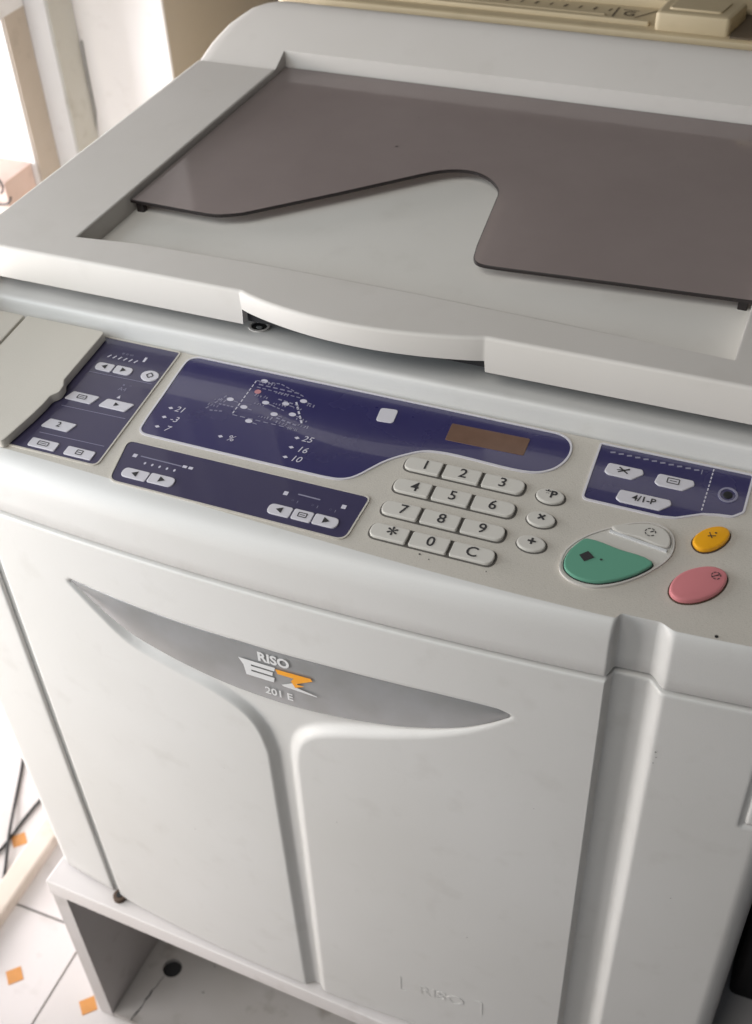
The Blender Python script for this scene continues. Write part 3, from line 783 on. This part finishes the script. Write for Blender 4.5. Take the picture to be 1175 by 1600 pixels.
put_text(dm, 'A4', -.066, -.0460, .0048, pan, HF); put_text(dm, '▪ ▫', -.0640, -.0420, .004, pan, HF)
mk.build('printed_marks', INKW, leftf, smooth=False); dm.build('faint_marks', INKDIM, leftf, smooth=False)

# lower strip
key2(-.0195, -.1114, .0172, .0076, 1, 0, ex=tri(-.0195, -.1114, .0023, -1)); key2(-.0018, -.1110, .0168, .0076, 0, 1, ex=tri(-.0018, -.1110, .0023, 1))
key2(.0752, -.1116, .0145, .0078, 1, 0, ex=tri(.0752, -.1116, .0023, -1)); key2(.0894, -.1114, .0122, .0078, 0, 0, ex=page_ic(.0894, -.1114, .005, .003)); key2(.1037, -.1112, .0150, .0078, 0, 1, ex=tri(.1037, -.1112, .0023, 1))
mk = MB(); dm = MB()
line2(dm, (-.024, -.0965), (.004, -.0968), .0008, pan, HF)
poly2(mk, [(-.029, -.0985), (-.0262, -.0985), (-.0262, -.0958), (-.029, -.0958)], pan, HF)
for k in range(5): poly2(mk, ellipse(-.0185+.0050*k, -.1012, .0007, .0011, 8), pan, HF)
for x in (.006, .0100): poly2(mk, [(x-.0014, -.0975), (x+.0014, -.0975), (x+.0014, -.0955), (x-.0014, -.0955)], pan, HF)
poly2(mk, [(.0715, -.0995), (.0742, -.0995), (.0742, -.0965), (.0715, -.0965)], pan, HF); poly2(mk, [(.1076, -.0992), (.1104, -.0992), (.1104, -.0962), (.1076, -.0962)], pan, HF)
line2(dm, (.0800, -.0965), (.0940, -.0967), .0010, pan, HF)
for x in (.0795, .0920, .1030): put_text(dm, '▫ı', x, -.1020, .0042, pan, HF)
mk.build('printed_marks', INKW, stripf, smooth=False); dm.build('faint_marks', INKDIM, stripf, smooth=False)

# display field: lcd, sticker, machine diagram
v, f = plate(rounded(mm([(144.6, -13.8), (193.0, -13.0), (193.2, -27.6), (145.2, -28.6)]), .001, 2), .0003, .0008, .0002, pan); build('lcd_window', v, f, LCD, dispf)
v, f = plate(rounded(mm([(98.6, -13.6), (109.6, -12.4), (110.6, -24.6), (99.6, -25.4)]), .0022, 3), .0003, .0009, .0002, pan); build('white_sticker', v, f, KEYW, dispf)
mk = MB(); dm = MB(); rd = MB()
def dash(mb, p, q, n, wd=.0007):
    p, q = np.array(p), np.array(q)
    for k in range(n): line2(mb, p+(q-p)*(k+.08)/n, p+(q-p)*(k+.72)/n, wd, pan, HF)
Q = mm([(13.4, -13.0), (12.4, -46.5), (49.5, -18.5), (55, -47.2), (30, -11.5), (45, -13)])
dash(mk, Q[0], Q[1], 9); dash(dm, Q[0], Q[4], 5); dash(dm, Q[4], Q[2], 5); dash(dm, Q[1], Q[3], 8); dash(dm, (.016, -.0185), (.048, -.0200), 8); dash(dm, (.016, -.0158), (.046, -.0165), 6, .0010)
dash(mk, (.046, -.024), (.058, -.042), 5, .0012); dash(dm, (.030, -.031), (.043, -.034), 4); dash(dm, (.034, -.025), (.050, -.027), 4, .001); dash(dm, (.040, -.041), (.056, -.044), 4, .0012)
for (x, y) in mm([(5.2, -34.1), (16.6, -38.1), (28, -30.4), (40.5, -27.7), (37.6, -38.5), (48.6, -35.4), (25.2, -48.8), (50.2, -22.1), (18.5, -12.0)]):
    poly2(mk, ellipse(x, y, .0024, .0017, 12), pan, HF)
    line2(dm, (x+.003, y-.0008), (x+.006, y-.0012), .0007, pan, HF)
poly2(rd, ellipse(.0188, -.0225, .0022, .0020, 12), pan, HF); rd.build('red_mark', INKRED, dispf, smooth=False)
for k, (x0_, y0_, n_) in enumerate(((.0160, -.0140, 6), (.0185, -.0265, 5), (.0215, -.0335, 4), (.0300, -.0205, 5), (.0330, -.0300, 5), (.0290, -.0435, 5), (.0420, -.0455, 4), (-.0040, -.0375, 4), (-.0060, -.0430, 4), (.0470, -.0300, 3), (.0530, -.0390, 4), (.0560, -.0440, 4), (.0540, -.0255, 3))):
    for q_ in range(n_):
        hh_ = random.uniform(.0008, .0022)
        line2(dm, (x0_+.0021*q_, y0_-.00015*q_), (x0_+.0021*q_+random.uniform(-.0004, .0008), y0_+hh_), random.uniform(.0004, .0009), pan, HF)
dash(dm, (-.006, -.0465), (.002, -.0310), 5, .0009); dash(dm, (-.003, -.0470), (.006, -.0455), 3, .0011); dash(dm, (0, -.0400), (.011, -.0400), 4, .0010)
for (x, y), t in zip(mm([(-20.9, -52.4), (-20.1, -61.4), (-20.4, -70.2), (21.4, -66.2), (66.6, -53.2), (67.3, -62.4), (66.8, -70.6)]), ['21', '-3', '7', '%', '25', '16', '10']):
    put_text(mk, t, x, y, .0068, pan, HF, shear=.2)
for (x, y) in mm([(-27.2, -52.6), (-27.2, -61.2), (-27.2, -70.2), (14.6, -66.4), (60, -53.7), (60, -62.1), (60, -70.8)]):
    poly2(mk, [(x-.0018, y), (x, y-.0012), (x+.0018, y), (x, y+.0012)], pan, HF)
put_text(dm, 'ııı·ıı', .054, -.0470, .005, pan, HF)
mk.build('printed_marks', INKW, dispf, smooth=False); dm.build('faint_marks', INKDIM, dispf, smooth=False)

# right field
def rk(x, y, wd): return [(x+a, y+b) for a, b in rounded([(-wd/2, -.0028), (-wd/2+.003, -.0048), (wd/2-.0055, -.0048), (wd/2, .0012), (wd/2-.0015, .0046), (-wd/2+.001, .0046)], [.002, .002, .002, .002, .0015, .002], 4)]
def cross_ic(cx, cy):
    def e(mb, fn, h): line2(mb, (cx-.003, cy-.002), (cx+.003, cy+.002), .0009, fn, h); line2(mb, (cx-.003, cy+.002), (cx+.0025, cy-.002), .0009, fn, h); line2(mb, (cx-.004, cy-.0005), (cx+.003, cy+.0012), .0006, fn, h)
    return e
keyobj('soft_key', rk(.2513, -.0234, .0220), .0003, .0013, .0005, KEYW, extra=cross_ic(.2510, -.0230))
keyobj('soft_key', rk(.2800, -.0235, .0220), .0003, .0013, .0005, KEYW, extra=page_ic(.2790, -.0230, .0065, .0038))
keyobj('soft_key', rk(.2668, -.0422, .0305), .0003, .0013, .0005, KEYW, '4/1-P', .2668, -.0422, .0062, bold=.02)
mk = MB(); dm = MB()
dash(mk, (.2984, -.0058), (.2981, -.0405), 11, .0007)
for k in range(11): line2(dm, (.240+.0048*k, -.0100), (.2428+.0048*k, -.0092), .0013, pan, HF)
put_text(dm, 'I', .2925, -.0105, .0055, pan, HF)
mk.build('printed_marks', INKW, rightf, smooth=False); dm.build('faint_marks', INKDIM, rightf, smooth=False)
v, f = ring(ellipse(.3094, -.0238, .0042, .0046, 24), .0012, .0003, .0010, pan); build('indicator_ring', v, f, INKDIM, rightf)
v, f = plate(ellipse(.3094, -.0238, .0026, .0028, 16), .0003, .0012, .0006, pan); build('indicator_lamp', v, f, DARK, rightf)

# start key
whole = catmull(mm([(236.2, -101.7), (236.6, -90.5), (243.5, -78.6), (254.1, -68.9), (265.4, -61.4), (275.9, -58.2), (284.6, -61), (288.6, -68.4), (288.4, -78.2), (283, -88.6), (272.5, -100.6), (258, -110), (246, -110.6), (239, -107)]), 4)
v, f = plate(whole, -.001, .0012, .0004, pan); hub = build('start_key_bezel', v, f, KEY, D)
v, f = ring(whole, .0009, -.001, .0016, pan); build('bezel_rim', v, f, LID, hub)
teal = catmull(mm([(245, -80.6), (263, -83.0), (281.2, -86.2), (278, -93.6), (271.0, -100.6), (263.6, -105.7), (256.4, -108.8), (247.2, -109.0), (240.4, -105.8), (237.6, -100.7), (237.9, -93.2), (240.8, -85.6)]), 4)
v, f = plate(inset(teal, -.0007), -.001, .0014, .0001, pan); build('key_well', v, f, DARK, D)
keyobj('start_key', teal, .0005, .0033, .0007, TEAL, lmat=INK, extra=lambda mb, fn, h: (poly2(mb, mm([(243.9, -93.9), (247.6, -97.6), (252, -93.3), (247.8, -89.8)]), fn, h+.0001), poly2(mb, ellipse(.2558, -.0936, .0008, .0007, 8), fn, h+.0001)))
cap = catmull(mm([(255.5, -68.6), (271, -71.2), (286.2, -73.6), (287.4, -68.7), (284, -62.4), (277.2, -59.6), (271.5, -60.2), (264.5, -63)]), 4)
def clock_ic(cx, cy, r):
    def e(mb, fn, h):
        for k in range(7):
            a = k*.85; line2(mb, (cx+r*math.cos(a), cy+r*math.sin(a)), (cx+r*math.cos(a+.6), cy+r*math.sin(a+.6)), .0006, fn, h)
        line2(mb, (cx, cy), (cx+r*.6, cy+r*.5), .0007, fn, h)
    return e
v, f = plate(inset(cap, -.0006), -.001, .0014, .0001, pan); build('key_well', v, f, GAP, D)
keyobj('wake_key', cap, .0005, .0028, .0008, KEY, lmat=INK, extra=clock_ic(.2757, -.0660, .0028))
bar = MB(); bar.box(0, 1, -.0007, .0007, .0011, .0024, lambda a, b, h: pan(.2548+a*.0320, -.0708-a*.0050+b, h)); bar.build('key_rib', LOGOW, hub, smooth=False)
yel = catmull(mm([(298.4, -65.2), (299.3, -59.3), (304.4, -52.9), (311.2, -49.9), (315.6, -52.6), (314.6, -59.6), (309.7, -66.6), (303.1, -69.4)]), 4)
v, f = plate(inset(yel, -.0008), -.001, .0005, .0001, pan); build('key_well', v, f, BROWN, D)
keyobj('test_key', yel, .0003, .0032, .0012, YEL, extra=lambda mb, fn, h: (line2(mb, (.3050, -.0600), (.3092, -.0585), .0006, fn, h), line2(mb, (.3055, -.0570), (.3075, -.0608), .0006, fn, h), poly2(mb, ellipse(.3088, -.0565, .0007, .0006, 8), fn, h)), crown=.0010)
pk = catmull(mm([(293.6, -100.6), (295.2, -92), (301.8, -84.3), (311.2, -79.6), (318.2, -81), (320.2, -86), (317.2, -95.6), (309.4, -103.6), (301.2, -106.8), (296, -105.2)]), 4)
v, f = plate(inset(pk, -.0008), -.001, .0005, .0001, pan); build('key_well', v, f, BROWN, D)
def stop_ic(mb, fn, h):
    clock_ic(.3145, -.0862, .0024)(mb, fn, h); line2(mb, (.3126, -.0875), (.3162, -.0850), .0005, fn, h)
keyobj('stop_key', pk, .0003, .0034, .0013, PINK, extra=stop_ic, crown=.0012)
# specks and scuffs on the white plastic
sk = MB()
for (x, z, r) in ((.3042, -.158, .0006), (.3050, -.1625, .0004), (.3040, -.168, .0004), (.105, -.32, .0004), (-.02, -.40, .0004), (.2, -.42, .0005), (.24, -.24, .0003), (.33, -.3, .0004), (.02, -.3, .0003)):
    poly2(sk, ellipse(x, z, r, r*1.3, 7), lambda a, b, h: (a, float(front0(a, b)+channel(a))-h, b), .0003)
sk.build('scuff_marks', GAP, D, smooth=False)
sk = MB()
for (x, s, r) in ((.322, -.1225, .0010), (.162, -.1175, .0006), (.168, -.1195, .0004), (.2, -.118, .0004)):
    poly2(sk, ellipse(x, s, r, r, 8), pan, .0006)
sk.build('panel_specks', DARK, D, smooth=False)
